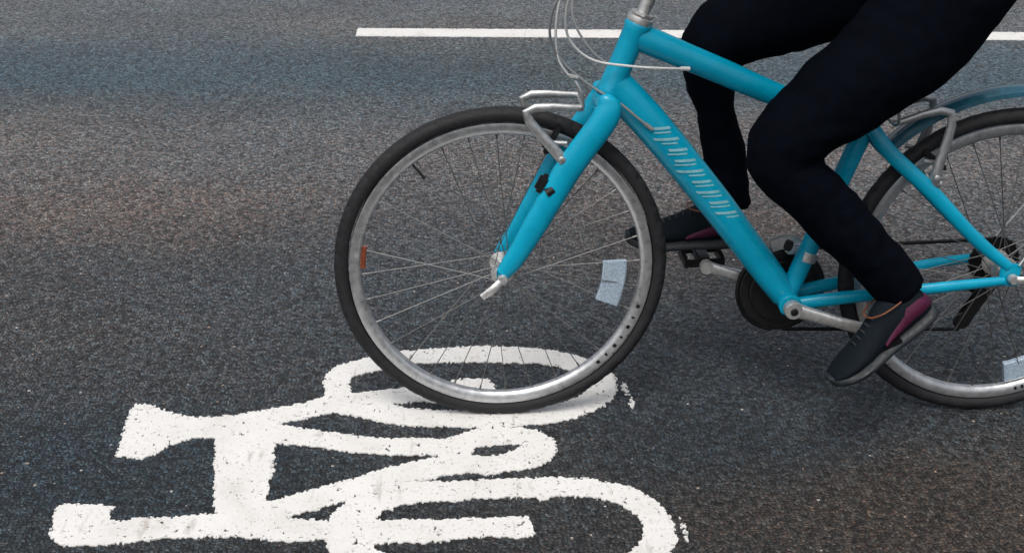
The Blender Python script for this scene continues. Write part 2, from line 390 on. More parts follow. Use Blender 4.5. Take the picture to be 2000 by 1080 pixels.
SYMBOL = {
    'saddle': [(-0.7902, 0.0536), (-0.7583, 0.0486), (-0.7225, 0.0217), (-0.6697, -0.0051), (-0.614, -0.0063), (-0.5501, 0.0051), (-0.4824, 0.0295), (-0.4307, 0.046), (-0.3849, 0.0762), (-0.3559, 0.0983), (-0.3324, 0.0864), (-0.3173, 0.0194), (-0.3574, 0.0052), (-0.3951, -0.0069), (-0.4371, -0.0271), (-0.475, -0.0388), (-0.4758, -0.0718), (-0.5966, -0.0933), (-0.6429, -0.0882), (-0.688, -0.1189), (-0.708, -0.1456), (-0.7325, -0.168), (-0.7886, -0.1552), (-0.7913, -0.1046), (-0.7959, -0.0233), (-0.798, 0.0277)],
    'post': [(-0.6008, -0.0791), (-0.4769, -0.0616), (-0.4709, -0.1161), (-0.4704, -0.1591), (-0.4628, -0.2269), (-0.4705, -0.2486), (-0.4648, -0.2984), (-0.4677, -0.3243), (-0.4647, -0.3748), (-0.5536, -0.3658), (-0.564, -0.3354), (-0.5723, -0.2675), (-0.5892, -0.1562)],
    'ring1': [(-0.3916, 0.1336), (-0.3875, 0.1713), (-0.3671, 0.2145), (-0.3214, 0.2434), (-0.2792, 0.2627), (-0.2472, 0.2774), (-0.1382, 0.2986), (-0.0278, 0.3071), (0.0824, 0.2973), (0.1666, 0.2751), (0.2237, 0.2358), (0.2655, 0.1804), (0.276, 0.132), (0.2722, 0.0853), (0.2503, 0.0404), (0.2092, 0.0015), (0.1609, -0.0299), (0.0923, -0.0516), (0.0145, -0.0624), (-0.0448, -0.0631), (-0.1454, -0.0567), (-0.1935, -0.0514), (-0.2507, -0.0376), (-0.3045, -0.0131), (-0.354, 0.0029), (-0.3745, 0.0426)],
    'hole1': [(-0.3336, 0.1465), (-0.3255, 0.1677), (-0.3004, 0.1792), (-0.2542, 0.1977), (-0.1789, 0.2257), (-0.1264, 0.2272), (-0.0449, 0.2282), (0.0174, 0.2246), (0.0893, 0.2207), (0.1366, 0.2099), (0.1769, 0.1796), (0.2027, 0.1526), (0.2116, 0.1262), (0.2016, 0.0983), (0.1889, 0.0665), (0.1401, 0.036), (0.0525, 0.018), (-0.0154, 0.0107), (-0.0917, 0.008), (-0.1543, 0.0137), (-0.2081, 0.0236), (-0.2354, 0.0396), (-0.3085, 0.0634), (-0.3285, 0.0977)],
    'tube1': [(-0.3775, 0.0828), (-0.3324, 0.0864), (-0.2646, 0.0987), (-0.2008, 0.1135), (-0.1269, 0.133), (-0.1176, 0.1352), (-0.08, 0.1486), (-0.0192, 0.1474), (-0.0041, 0.1165), (-0.0005, 0.0932), (-0.0133, 0.0616), (-0.0481, 0.0445), (-0.1048, 0.0412), (-0.1816, 0.0495), (-0.2063, 0.0456), (-0.2354, 0.0396), (-0.3048, -0.0067), (-0.3543, 0.0072)],
    'middle': [(-0.4794, -0.0387), (-0.4748, -0.0409), (-0.3903, -0.0656), (-0.3038, -0.088), (-0.2355, -0.1037), (-0.1798, -0.101), (-0.1195, -0.1084), (-0.0847, -0.0869), (-0.0451, -0.0714), (0.0139, -0.0728), (-0.0107, -0.133), (-0.0535, -0.132), (-0.0704, -0.1688), (-0.1285, -0.1751), (-0.1705, -0.1683), (-0.2337, -0.1648), (-0.3215, -0.1511), (-0.4066, -0.1256), (-0.4709, -0.1161), (-0.4832, -0.0818)],
    'diag': [(-0.4677, -0.3243), (-0.4559, -0.3246), (-0.4111, -0.2999), (-0.3544, -0.2731), (-0.2954, -0.2458), (-0.2323, -0.2105), (-0.2036, -0.198), (-0.1285, -0.1751), (-0.0702, -0.161), (-0.0527, -0.1769), (-0.0103, -0.1722), (-0.005, -0.2366), (-0.0301, -0.2452), (-0.0628, -0.2351), (-0.0959, -0.238), (-0.1452, -0.2551), (-0.19, -0.263), (-0.2501, -0.2865), (-0.2969, -0.3116), (-0.3071, -0.3234), (-0.3491, -0.3445), (-0.3859, -0.3603), (-0.4152, -0.3778), (-0.4641, -0.3798)],
    'lower': [(-0.8627, -0.324), (-0.7821, -0.3261), (-0.7533, -0.3337), (-0.7574, -0.3503), (-0.7553, -0.3767), (-0.7316, -0.3806), (-0.6915, -0.3719), (-0.6384, -0.3701), (-0.5539, -0.3641), (-0.4628, -0.3666), (-0.4149, -0.3811), (-0.3758, -0.3871), (-0.3437, -0.3913), (-0.3221, -0.4114), (-0.3288, -0.4525), (-0.3488, -0.4488), (-0.3964, -0.4537), (-0.4536, -0.4458), (-0.5113, -0.4348), (-0.5853, -0.4358), (-0.6411, -0.4374), (-0.6947, -0.4483), (-0.7671, -0.4555), (-0.8254, -0.4539), (-0.8495, -0.4253), (-0.8574, -0.3739)],
    'loop': [(-0.1195, -0.1084), (-0.0847, -0.0869), (-0.0449, -0.0673), (-0.04, -0.0507), (0.0084, -0.0518), (0.01, -0.0644), (0.0471, -0.0673), (0.0815, -0.0785), (0.1054, -0.1076), (0.1134, -0.1399), (0.1082, -0.175), (0.0891, -0.2014), (0.0584, -0.2196), (-0.005, -0.2366), (-0.0301, -0.2452), (-0.0667, -0.2276), (-0.1074, -0.1698)],
    'loophole': [(-0.0672, -0.1669), (-0.0594, -0.1515), (-0.0429, -0.1362), (0.013, -0.1316), (0.0432, -0.1303), (0.0403, -0.1421), (0.0244, -0.1575), (-0.0103, -0.1722), (-0.0527, -0.1769)],
    'bar2': [(-0.3424, -0.3946), (-0.2558, -0.3904), (-0.2073, -0.3934), (-0.1296, -0.3922), (-0.0515, -0.3894), (0.0387, -0.3885), (0.0465, -0.4441), (0.0229, -0.4529), (-0.0344, -0.4482), (-0.0918, -0.4529), (-0.1489, -0.4638), (-0.2057, -0.4622), (-0.2547, -0.4639), (-0.3286, -0.4556)],
    'scuffa': [(0.2844, 0.1247), (0.2949, 0.1151), (0.3002, 0.0687), (0.3017, 0.0148), (0.2931, 0.0018), (0.2924, 0.0462), (0.2861, 0.085)],
    'scuffb': [(0.3259, -0.3863), (0.3321, -0.3965), (0.3361, -0.4296), (0.3325, -0.4712), (0.3243, -0.4741), (0.3269, -0.4374)],
    'scuffc': [(0.0611, -0.3245), (0.0865, -0.3216), (0.0827, -0.332), (0.0624, -0.3349)],
    'ring2': [(-0.3496, -0.4393), (-0.3437, -0.3913), (-0.3285, -0.3585), (-0.3071, -0.3234), (-0.2969, -0.3116), (-0.2501, -0.2865), (-0.19, -0.263), (-0.1289, -0.2645), (-0.0718, -0.2642), (-0.0347, -0.2579), (0.035, -0.2596), (0.0972, -0.2557), (0.1587, -0.261), (0.1984, -0.2747), (0.2381, -0.2866), (0.2748, -0.316), (0.2971, -0.3549), (0.3115, -0.3893), (0.3127, -0.4289), (0.3115, -0.4647), (0.2971, -0.4991), (0.2748, -0.538), (0.2381, -0.5674), (0.1984, -0.5793), (0.1587, -0.593), (0.0972, -0.5983), (0.035, -0.5944), (-0.0347, -0.5961), (-0.0718, -0.5898), (-0.1289, -0.5895), (-0.19, -0.591), (-0.2501, -0.5675), (-0.2969, -0.5424), (-0.3071, -0.5306), (-0.3285, -0.4955), (-0.3437, -0.4627), (-0.3496, -0.4147)],
    'hole2': [(-0.2676, -0.4289), (-0.2539, -0.3904), (-0.2431, -0.3675), (-0.2201, -0.3513), (-0.1889, -0.3351), (-0.1293, -0.3333), (-0.0814, -0.3276), (-0.0091, -0.3226), (0.0792, -0.3249), (0.144, -0.3231), (0.1911, -0.3348), (0.221, -0.3529), (0.2452, -0.3807), (0.2571, -0.4209), (0.2452, -0.4733), (0.221, -0.5011), (0.1911, -0.5192), (0.144, -0.5309), (0.0792, -0.5291), (-0.0091, -0.5314), (-0.0814, -0.5264), (-0.1293, -0.5207), (-0.1889, -0.5189), (-0.2201, -0.5027), (-0.2431, -0.4865), (-0.2539, -0.4636)],
}
SY = {k: round_poly(v, 1, .2 if 'ring' in k or 'hole' in k or k == 'loop' else .05) for k, v in SYMBOL.items()}
def symbol_mask(X, Y):
    I = lambda k: inside(SY[k], X, Y)
    K = (I('ring1') & ~I('hole1')) | I('tube1') | I('saddle') | I('post') | I('middle') | I('diag') | I('lower')
    K |= I('loop'); K &= ~I('loophole')
    K |= (I('ring2') & ~I('hole2')) | I('bar2')
    sc = vnoise(X, Y, .006, 91) > .60
    K |= (I('scuffa') | I('scuffb')) & sc
    K |= I('scuffc')
    return K
sym = marking('cycle_symbol', symbol_mask, -.88, .40, -.66, .33, .0018, .815, 11)
tag(sym, 'white painted bicycle symbol on the asphalt under the front wheel', 'road marking')
lane = marking('lane_line', lambda X, Y: (X > -.484) & (X < 3.52) & (Y > 3.245) & (Y < 3.386), -.52, 3.56, 3.22, 3.41, .003, .90, 31)
tag(lane, 'long straight white lane line on the asphalt behind the bicycle', 'road marking')

# ================================================================ THE BICYCLE (heads towards -X, stands on y = 0)
LEAN = -0.0235
R, WB = .345, 1.0587
bike = empty('bicycle'); bike.rotation_euler = (LEAN, 0, 0)
tag(bike, 'turquoise hybrid bicycle with silver rims ridden over the painted symbol', 'bicycle')

def tube(name, pts, rad, m='teal', parent=bike, **kw):
    kw.setdefault('n', 18)
    return MB().sweep(pts, rad, **kw).build(name, M[m], parent, sharp=50)

# ---- frame tubes
HT0, HT1 = Vector((.258, 0, .857)), Vector((.205, 0, .714))        # head tube top and bottom
BB = Vector((.608, 0, .271)); SC = Vector((.737, 0, .664))
AX = Vector((WB, 0, R))
ht = MB(); d = (HT1 - HT0)
ht.sweep([HT0, HT0 + d * .03, HT0 + d * .10, HT0 + d * .5, HT0 + d * .90, HT0 + d * .97, HT1], [.0255, .0275, .0245, .024, .0255, .029, .027], n=24)
ht.build('head_tube', M['teal'], bike, sharp=50)
tube('top_tube', [HT0 + d * .16, (.42, 0, .765), (.55, 0, .712), SC + Vector((-.008, 0, -.018))], [(.023, .0275), (.0225, .0255), (.021, .0235), (.020, .0215)], sub=6)
dt = tube('down_tube', [HT1 - d * .16, (.30, 0, .648), (.42, 0, .508), (.53, 0, .372), BB + Vector((-.006, 0, .010))], [(.0265, .0370), (.0275, .0365), (.0280, .0350), (.029, .0325), (.031, .0290)], sub=6)
# lettering down the near flank: pale strokes too worn and small to read
lt = MB()
du = (BB - HT1).normalized(); dn = Vector((du.z, 0, -du.x))
if dn.z > 0: dn = -dn
A = Vector((.30, 0, .648)); B_ = Vector((.53, 0, .372)); ax_ = (B_ - A).normalized(); nn_ = Vector((-ax_.z, 0, ax_.x))
def on_dt(s, v, off=.0012):                # s metres along, v angle round the flank
    p = A + ax_ * s; ry, rn = .0278 + off, .0358 + off
    return p + Vector((0, -ry * math.cos(v), 0)) + nn_ * (rn * math.sin(v))
def patch(s0, s1, v0, v1, n=8):
    vs = []; fs = []
    for i in range(n + 1):
        v = v0 + (v1 - v0) * i / n
        for s in (s0, s1): vs.append(on_dt(s + .83 * .0358 * math.sin(v), v))
    for i in range(n): fs.append((2 * i, 2 * i + 1, 2 * i + 3, 2 * i + 2))
    lt.add(vs, fs)
rnd = random.Random(3)
s = -.010
for k in range(9):
    patch(s, s + .0070, -.10 - .45 * rnd.random(), .80)
    patch(s + .0125, s + .0165, .15 - .5 * rnd.random(), .55 + .25 * rnd.random())
    s += .0290
lt.build('lettering', M['pale'], dt)
st = tube('seat_tube', [SC + Vector((.006, 0, .022)), (.682, 0, .50), BB], [.0205, .0195, .0205], sub=2)
MB().sweep([BB + Vector((0, -.040, 0)), BB + Vector((0, .040, 0))], .024, n=24, side=(1, 0, 0)).build('bottom_bracket', M['teal'], bike)
for sy in (-1, 1):
    tube('seat_stay', [SC + Vector((-.004, sy * .016, -.004)), (.775, sy * .036, .607), (.86, sy * .056, .534), (.97, sy * .060, .430), (WB - .010, sy * .064, R + .024)],
         [(.011, .0155), (.0105, .0160), (.0105, .0160), (.0095, .0140), (.0080, .011)], sub=6)
    tube('chain_stay', [BB + Vector((.010, sy * .026, -.004)), (.69, sy * .034, .283), (.80, sy * .044, .300), (.93, sy * .060, .322), (WB - .014, sy * .065, R - .008)],
         [(.0115, .0155), (.0110, .0150), (.0100, .0135), (.0090, .0120), (.0080, .010)], sub=6)
    dp = MB(); dp.box((WB - .004, sy * .0655, R + .006), (.044, .005, .050), .003); dp.build('dropout', M['teal'], bike)
# ---- fork
fk = MB()
crown = HT1 + d.normalized() * .016
fk.sweep([HT1 + d.normalized() * .002, crown + d.normalized() * .016], [(.026, .026), (.030, .024)], n=20)
fk.sweep([crown + Vector((.000, -.056, -.002)), crown + Vector((0, 0, .003)), crown + Vector((0, .056, -.002))], [(.020, .015), (.024, .018), (.020, .015)], n=16, side=(1, 0, 0), sub=4)
for sy in (-1, 1):
    fk.sweep([crown + Vector((.004, sy * .047, .024)), crown + Vector((.002, sy * .050, .017)), crown + Vector((-.006, sy * .053, -.020)), (.128, sy * .054, .580), (.072, sy * .053, .474), (.026, sy * .052, .390), (.001, sy * .052, R + .008)],
             [(.006, .010), (.0135, .022), (.0165, .0275), (.0165, .0275), (.0150, .0250), (.0130, .0210), (.0115, .0160)], n=18, sub=6)
    fk.box((0, sy * .053, R + .002), (.024, .006, .034), .003)
fork = fk.build('fork', M['teal'], bike, sharp=50)
# ---- headset and stem
sa = -d.normalized()
hs = MB()
hs.sweep([HT0 + sa * .000, HT0 + sa * .004, HT0 + sa * .012, HT0 + sa * .016], [.0255, .0265, .0255, .018], n=24)
hs.sweep([HT0 + sa * .016, HT0 + sa * .021], [.0235, .0235], n=8)
hs.build('headset', M['silver'], bike, sharp=30)
tube('stem', [HT0 + sa * .018, HT0 + sa * .10, HT0 + sa * .150, HT0 + sa * .168 + Vector((-.03, 0, .003)), HT0 + sa * .170 + Vector((-.085, 0, .012))], [.0130, .0130, .0145, .0145, .016], m='silver', sub=5)
BAR = HT0 + sa * .170 + Vector((-.088, 0, .012))
hb = tube('handlebar', [BAR + Vector((.065, -.30, .030)), BAR + Vector((.030, -.17, .026)), BAR + Vector((.002, -.06, .002)), BAR, BAR + Vector((.002, .06, .002)), BAR + Vector((.030, .17, .026)), BAR + Vector((.065, .30, .030))], [.011, .0115, .0125, .0135, .0125, .0115, .011], m='silver', sub=6, side=(0, 0, 1))
GR = {}
for sy in (-1, 1):
    a, b = BAR + Vector((.036, sy * .19, .027)), BAR + Vector((.066, sy * .305, .0302)); GR[sy] = (a + b) / 2
    tube('grip', [a, a + (b - a) * .5, b], [.0165, .0158, .0170], m='grip', side=(0, 0, 1))
    lv = MB(); p = BAR + Vector((.028, sy * .165, .024))
    lv.box(p + Vector((-.018, 0, -.010)), (.045, .030, .024), .005)
    lv.sweep([p + Vector((-.036, sy * .004, -.016)), p + Vector((-.046, sy * .05, -.030)), p + Vector((-.034, sy * .12, -.036))], [(.007, .005)] * 3, side=(0, 0, 1), sub=4)
    lv.build('brake_lever', M['silver'], bike)
# ---- seat post and saddle
tube('seat_post', [SC + Vector((-.004, 0, -.01)), SC + Vector((.083, 0, .235))], .0136, m='silver')
cl = MB(); u_ = (Vector((.083, 0, .235))).normalized()
cl.sweep([SC + u_ * .012, SC + u_ * .030], [.0215, .0215], n=20); cl.box(SC + Vector((.034, 0, .016)), (.018, .016, .016), .003); cl.build('seat_clamp', M['silver'], bike)
sd = MB()
sd.sweep([(.690, 0, .926), (.72, 0, .935), (.79, 0, .930), (.86, 0, .930), (.92, 0, .938), (.955, 0, .942), (.968, 0, .936)], [(.012, .012), (.020, .020), (.032, .024), (.062, .028), (.082, .030), (.066, .028), (.02, .014)], n=24, sub=5)
saddle = sd.build('saddle', M['saddle'], bike)
rl = MB()
for sy in (-1, 1): rl.sweep([(.73, sy * .010, .922), (.79, sy * .020, .898), (.86, sy * .022, .896), (.92, sy * .030, .915)], .0035, n=8, sub=4)
rl.build('rail', M['silver'], saddle)

# ---- wheels
def rim_prof():
    o, w = .3135, .0125
    return [(o, -w), (o - .004, -w - .0006), (o - .014, -w + .0004), (o - .021, -.009), (o - .0245, -.004), (o - .0245, .004), (o - .021, .009), (o - .014, w - .0004), (o - .004, w + .0006), (o, w), (o - .004, w - .002), (o - .005, 0), (o - .004, -w + .002)]
def tyre_prof(n=22):
    c, r = R - .0160, .0160
    pr = []
    for i in range(n):
        a = -2.45 + 4.90 * i / (n - 1)
        rr = c + r * math.cos(a); y = (r + .0008) * math.sin(a)
        if abs(a) < .9 and i % 3 == 0: rr -= .0012
        pr.append((rr, y))
    return pr
def make_wheel(cx, rear, spin):
    sp = MB(); ny = 32
    for i in range(ny):
        side = -1 if i % 2 else 1
        fl = (.024 if rear else .019); ya = side * (.030 if side < 0 or not rear else .018)
        a = 2 * PI * i / ny + spin
        off = (1 if (i // 2) % 2 else -1) * 1.15
        p0 = Vector((cx + fl * math.cos(a + off), ya, R + fl * math.sin(a + off)))
        p1 = Vector((cx + .2905 * math.cos(a), side * .0015, R + .2905 * math.sin(a)))
        sp.sweep([p0, p1], .00105, n=6)
        e = (p0 - p1).normalized(); sp.sweep([p1, p1 + e * .012], .0022, n=6)
    w = sp.build('wheel', M['steel'], bike)
    ty = MB(); pr = tyre_prof(); ns = 300; kp = len(pr); ty.lathe(pr, cx, R, n=ns)
    for i in range(ns):                     # moulded tread: cross cuts staggered either side of the crown
        for q in range(kp):
            a = -2.45 + 4.90 * q / (kp - 1)
            if .25 < abs(a) < 1.15 and (i + (2 if a > 0 else 0)) % 5 == 0:
                x, y, z = ty.v[i * kp + q]; dx, dz = x - cx, z - R; r = math.hypot(dx, dz); g = (r - .0022) / r
                ty.v[i * kp + q] = (cx + dx * g, y * .97, R + dz * g)
    ty.build('tyre', M['tyre'], w, sharp=20)
    rm = MB().lathe(rim_prof(), cx, R, n=180).build('rim', M['rim'], w, sharp=35)
    h = MB()
    hw = .062 if rear else .047; fr = .029 if rear else .023
    yl = -.030; yr = .018 if rear else .030
    h.lathe([(0, -hw), (.008, -hw), (.008, yl - .010), (.015, yl - .008), (.016, yl - .003), (fr, yl - .0025), (fr, yl + .0015), (.016, yl + .004), (.0125, yl + .012), (.0125, yr - .012), (.016, yr - .004), (fr, yr - .0015), (fr, yr + .0025), (.016, yr + .003), (.015, yr + .008), (.008, yr + .010), (.008, hw), (0, hw)], cx, R, n=40, closed=False)
    h.build('hub', M['silver'], w, sharp=30)
    va = spin + 2.2
    vv = MB(); q = Vector((math.cos(va), 0, math.sin(va)))
    vv.sweep([Vector((cx, 0, R)) + q * .290, Vector((cx, 0, R)) + q * .262, Vector((cx, 0, R)) + q * .250], [.0028, .0028, .004], n=8); vv.build('valve', M['black'], w)
    return w, rm
def arc_plate(mb, cx, r0, r1, a0, a1, y0, y1, n=14):
    mb.lathe([(r0, y0), (r1, y0), (r1, y1), (r0, y1)], cx, R, n=n, a0=a0, a1=a1)
fw_, frim = make_wheel(0.0, False, .05)
rw_, rrim = make_wheel(WB, True, .16)
def reflector(cx, a, r0, r1, half, m, par):
    mb = MB(); mb.lathe([(r0, -.0045), (r0 + .003, -.0065), (r1 - .003, -.0065), (r1, -.0045), (r1, .0045), (r1 - .003, .0065), (r0 + .003, .0065), (r0, .0045)], cx, R, n=12, a0=a - half, a1=a + half)
    o = mb.build('spoke_reflector', M[m], par, sharp=30); return o
reflector(0, -.142, .212, .262, .20, 'refl_white', fw_)
reflector(0, PI - .09, .280, .294, .085, 'refl_orange', fw_)
reflector(WB, -1.19, .238, .286, .17, 'refl_white', rw_)
# dark markings on the near side of the rims
def decals(cx, rm, spans):
    mb = MB()
    for a0, a1 in spans: arc_plate(mb, cx, .298, .3055, a0, a1, -.0137, -.0128, 6)
    mb.build('rim_decal', M['black'], rm)
decals(0, frim, [(-.30 - .085 * k, -.30 - .085 * k + (.014 if k % 2 else .026)) for k in range(7)])
decals(WB, rrim, [(-1.30 + .05 * k, -1.30 + .05 * k + .018) for k in range(5)])
# quick releases
def qr(cx, hw, lever, name='quick_release'):
    q = MB()
    q.lathe([(0, -hw - .016), (.009, -hw - .016), (.011, -hw - .010), (.011, -hw - .003), (0, -hw - .003)], cx, R, n=20, closed=False)
    q.lathe([(0, hw + .014), (.008, hw + .014), (.010, hw + .008), (.010, hw + .003), (0, hw + .003)], cx, R, n=20, closed=False)
    q.sweep([(cx, -hw - .010, R), (cx, hw + .010, R)], .0024, n=8, side=(1, 0, 0))
    q.sweep([(cx, -hw - .008, R), (cx + lever[0] * .4, -hw - .020, R + lever[1] * .4), (cx + lever[0], -hw - .019, R + lever[1])], [(.005, .008), (.0045, .009), (.004, .0075)], n=12, sub=4)
    q.build(name, M['silver'], bike)
qr(0, .056, (-.042, -.034)); qr(WB, .068, (.055, .004))

# ---- rim brakes
def vbrake(piv, top, pad, out, name='brake'):
    """two arms either side of the rim, pad on a post, noodle across the top"""
    b = MB()
    for sy in (-1, 1):
        p, t, q = [Vector((v[0], sy * v[1], v[2])) for v in (piv, top, pad)]
        b.sweep([p - (t - p) * .14, p, p + (t - p) * .5 + out * .10, t], [(.006, .008), (.0075, .0115), (.0055, .0095), (.005, .007)], n=12, sub=4)
        b.sweep([p + Vector((0, sy * .001, 0)) - out * 0, p + Vector((0, -sy * .020, 0))], .007, n=14, side=(1, 0, 0))
        b.bolt((p.x, p.y + sy * .008, p.z), .0075, .006, sy)
        b.sweep([p + (t - p) * .30, Vector((q.x, q.y + sy * .020, q.z))], .005, n=10)
    t0, t1 = Vector((top[0], -top[1], top[2])), Vector((top[0], top[1], top[2]))
    b.sweep([t0 + Vector((0, -.012, 0)), t0, t1], .0028, n=8, side=(1, 0, 0))
    b.sweep([t0 + Vector((-.002, -.006, 0)), t0 + Vector((-.002, -.030, .012)), t0 + Vector((-.008, -.036, .040)), t0 + Vector((-.020, -.030, .062))], .0032, n=8, sub=5)
    br = b.build(name, M['alloy'], bike, sharp=40)
    for sy in (-1, 1):
        pb = MB(); q = Vector((pad[0], sy * pad[1], pad[2]))
        tg = Vector((out.z, 0, -out.x)).normalized()
        ang = math.atan2(tg.z, tg.x)
        pb.box(q, (.066, .011, .012), .003, Matrix.Rotation(-ang, 4, 'Y'))
        pb.build('brake_pad', M['black'], br)
    return br
of = (Vector((.094, 0, .63)) - Vector((0, 0, R))).normalized()
vbrake((.112, .054, .600), (.150, .046, .700), (.096, .020, .628), Vector((-.9, 0, .42)), 'brake')
vbrake((.868, .056, .562), (.772, .044, .668), (.876, .020, .586), Vector((.62, 0, .78)), 'brake')
# small dark clamp on the front of the fork blade
cb = MB(); cb.box((.076, -.053, .548), (.022, .020, .040), .006, Matrix.Rotation(.45, 4, 'Y')); cb.sweep([(.085, -.053, .53), (.098, -.053, .54)], [(.019, .012)] * 2, n=14)
cb.build('sensor_clamp', M['black'], bike)

# ---- cables
def cab(pts, r=.0025, m='grey_cable'):
    c = MB().sweep(pts, r, n=10, sub=8, side=(.3, .9, .2)); e = Vector(pts[-1]); q = (Vector(pts[-2]) - e).normalized()
    c.sweep([e + q * .016, e - q * .003], .0042, n=12)
    return c.build('cable', M[m], bike)
cab([BAR + Vector((-.010, -.15, .012)), (.128, -.125, .965), (.108, -.090, .900), (.118, -.060, .838), (.165, -.044, .795), (.240, -.038, .781), (.310, -.034, .776), (.356, -.024, .773)], m='cable')
cab([BAR + Vector((-.010, -.13, .004)), (.105, -.105, .940), (.080, -.070, .868), (.098, -.040, .802), (.160, -.034, .745), (.225, -.036, .706), (.262, -.033, .676), (.290, -.030, .654)])
cab([BAR + Vector((-.014, .13, .004)), (.135, .060, .955), (.100, .000, .880), (.098, -.040, .805), (.118, -.074, .772), (.133, -.076, .768)])
cab([BAR + Vector((-.010, .15, .012)), (.155, .09, .94), (.135, .06, .86), (.175, .045, .79), (.235, .040, .745), (.285, .034, .68)])
cab([(.545, -.022, .712), (.66, -.026, .676), (.715, -.060, .690), (.745, -.074, .722), (.752, -.074, .730)], .0022)

# ---- drive train
cr = MB()
cr.lathe([(.060, .040), (.0885, .040), (.0905, .0415), (.0905, .0435), (.0885, .045), (.060, .045)], BB.x, BB.z, n=64)
for k in range(44):
    a = 2 * PI * k / 44
    cr.box((BB.x + .0918 * math.cos(a), .0425, BB.z + .0918 * math.sin(a)), (.005, .002, .006), 0, Matrix.Rotation(-a, 4, 'Y'))
for k in range(5):
    a = 2 * PI * k / 5 + .3
    cr.sweep([(BB.x + .015 * math.cos(a), .044, BB.z + .015 * math.sin(a)), (BB.x + .070 * math.cos(a), .0425, BB.z + .070 * math.sin(a))], [(.003, .011), (.0025, .007)], n=10)
cr.lathe([(.050, .046), (.0965, .0475), (.0985, .050), (.0965, .0525), (.050, .051)], BB.x, BB.z, n=64)
cr.lathe([(.030, .033), (.068, .033), (.070, .0345), (.068, .036), (.030, .036)], BB.x, BB.z, n=48)
cr.build('chainring', M['black'], bike, sharp=30)
CA = math.radians(-14.5); CL = .165
def crank(sy, a):
    e = Vector((BB.x + CL * math.cos(a), 0, BB.z + CL * math.sin(a)))
    m = MB(); y0, y1 = sy * .058, sy * .074
    m.sweep([(BB.x, y0, BB.z), (BB.x + .04 * math.cos(a), sy * .062, BB.z + .04 * math.sin(a)), (BB.x + .10 * math.cos(a), sy * .069, BB.z + .10 * math.sin(a)), (e.x, y1, e.z)], [(.009, .017), (.0085, .0145), (.0075, .0125), (.0075, .0135)], n=16, sub=4, power=3)
    m.lathe([(0, y0 - .012), (.017, y0 - .012), (.019, y0 - .008), (.019, y0 + .008), (.017, y0 + .012), (0, y0 + .012)], BB.x, BB.z, n=28, closed=False)
    m.lathe([(0, y1 - .009), (.014, y1 - .009), (.0155, y1), (.014, y1 + .009), (0, y1 + .009)], e.x, e.z, n=24, closed=False)
    m.build('crank_arm', M['silver'], bike, sharp=40)
    b = MB(); b.bolt((BB.x, y0 + sy * .012, BB.z), .008, .004, sy); b.build('crank_bolt', M['black'], bike)
    return Vector((e.x, y1, e.z))
PN = crank(-1, CA); PF = crank(1, CA + PI)
def pedal(p, sy, tilt):
    m = MB(); T = Matrix.Rotation(-tilt, 4, 'Y')
    c = p + Vector((0, sy * .062, 0))
    for ex in (-1, 1):
        m.box(c + T @ Vector((ex * .040, 0, 0)), (.008, .088, .022), .002, T)
        for k in range(7):
            m.box(c + T @ Vector((ex * .040, -.036 + k * .012, .013)), (.006, .005, .006), .001, T)
    for ey in (-1, 1): m.box(c + T @ Vector((0, ey * .040, 0)), (.080, .008, .018), .002, T)
    m.box(c, (.030, .080, .020), .005, T)
    m.sweep([p, p + Vector((0, sy * .09, 0))], .0065, n=12, side=(1, 0, 0))
    return m.build('pedal', M['dark_metal'], bike, sharp=30)
NT = math.atan2(.62, .78)       # near foot: toe points down and forward
pedal(PN, -1, NT); pedal(PF, 1, .05)
# cassette, derailleurs, chain
cs = MB()
for k in range(7):
    r = .054 - .0045 * k; y = .024 + .0050 * k
    cs.lathe([(.018, y), (r, y), (r, y + .002), (.018, y + .002)], WB, R, n=40)
    for q in range(12 + 2 * (7 - k)):
        a = 2 * PI * q / (12 + 2 * (7 - k)); cs.box((WB + r * math.cos(a), y + .001, R + r * math.sin(a)), (.005, .0018, .004), 0, Matrix.Rotation(-a, 4, 'Y'))
cs.build('cassette', M['dark_metal'], bike, sharp=30)
dr = MB()
dr.box((WB + .006, .076, R - .040), (.022, .012, .060), .004, Matrix.Rotation(.2, 4, 'Y'))
dr.box((WB + .000, .078, R - .085), (.052, .026, .034), .008, Matrix.Rotation(.5, 4, 'Y'))
J0, J1 = Vector((WB + .002, .062, R - .098)), Vector((WB - .030, .062, R - .160))
for ey in (-.008, .008): dr.sweep([J0 + Vector((0, ey, 0)), J1 + Vector((0, ey, 0))], [(.0012, .014), (.0012, .015)], n=12)
for j in (J0, J1): dr.lathe([(0, .058), (.0185, .058), (.0205, .062), (.0185, .066), (0, .066)], j.x, j.z, n=22, closed=False)
dr.build('rear_derailleur', M['black'], bike, sharp=35)
ch = MB()
ch.sweep([(BB.x - .006, .0425, BB.z + .0945), (WB, .040, R + .0440)], [(.0030, .0045)] * 2, n=8)
ch.sweep([(WB - .045, .0405, R + .0), (WB + .0, .040, R + .044), (WB + .042, .040, R + .008), (WB + .024, .058, R - .085), (WB + .002, .062, R - .118)], [(.003, .0045)] * 5, n=8, sub=6)
ch.sweep([(BB.x + .012, .0425, BB.z - .0935), (J1.x - .004, .061, J1.z - .0205)], [(.0030, .0045)] * 2, n=8)
ch.sweep([(BB.x + .0945 * math.cos(a), .0425, BB.z + .0945 * math.sin(a)) for a in np.linspace(PI * .52, PI * 1.46, 20)], [(.003, .0045)] * 20, n=8)
ch.build('chain', M['dark_metal'], bike, sharp=50)
fd = MB()
fd.sweep([(.640, 0, .360), (.646, 0, .380)], [.0215, .0215], n=22)
fd.box((.622, .030, .374), (.040, .030, .022), .005)
for y in (.036, .054): fd.sweep([(.575, y, .374), (.620, y, .382), (.668, y, .345)], [(.001, .013), (.001, .015), (.001, .010)], n=10, sub=4)
fd.box((.668, .045, .345), (.010, .019, .006), .001)
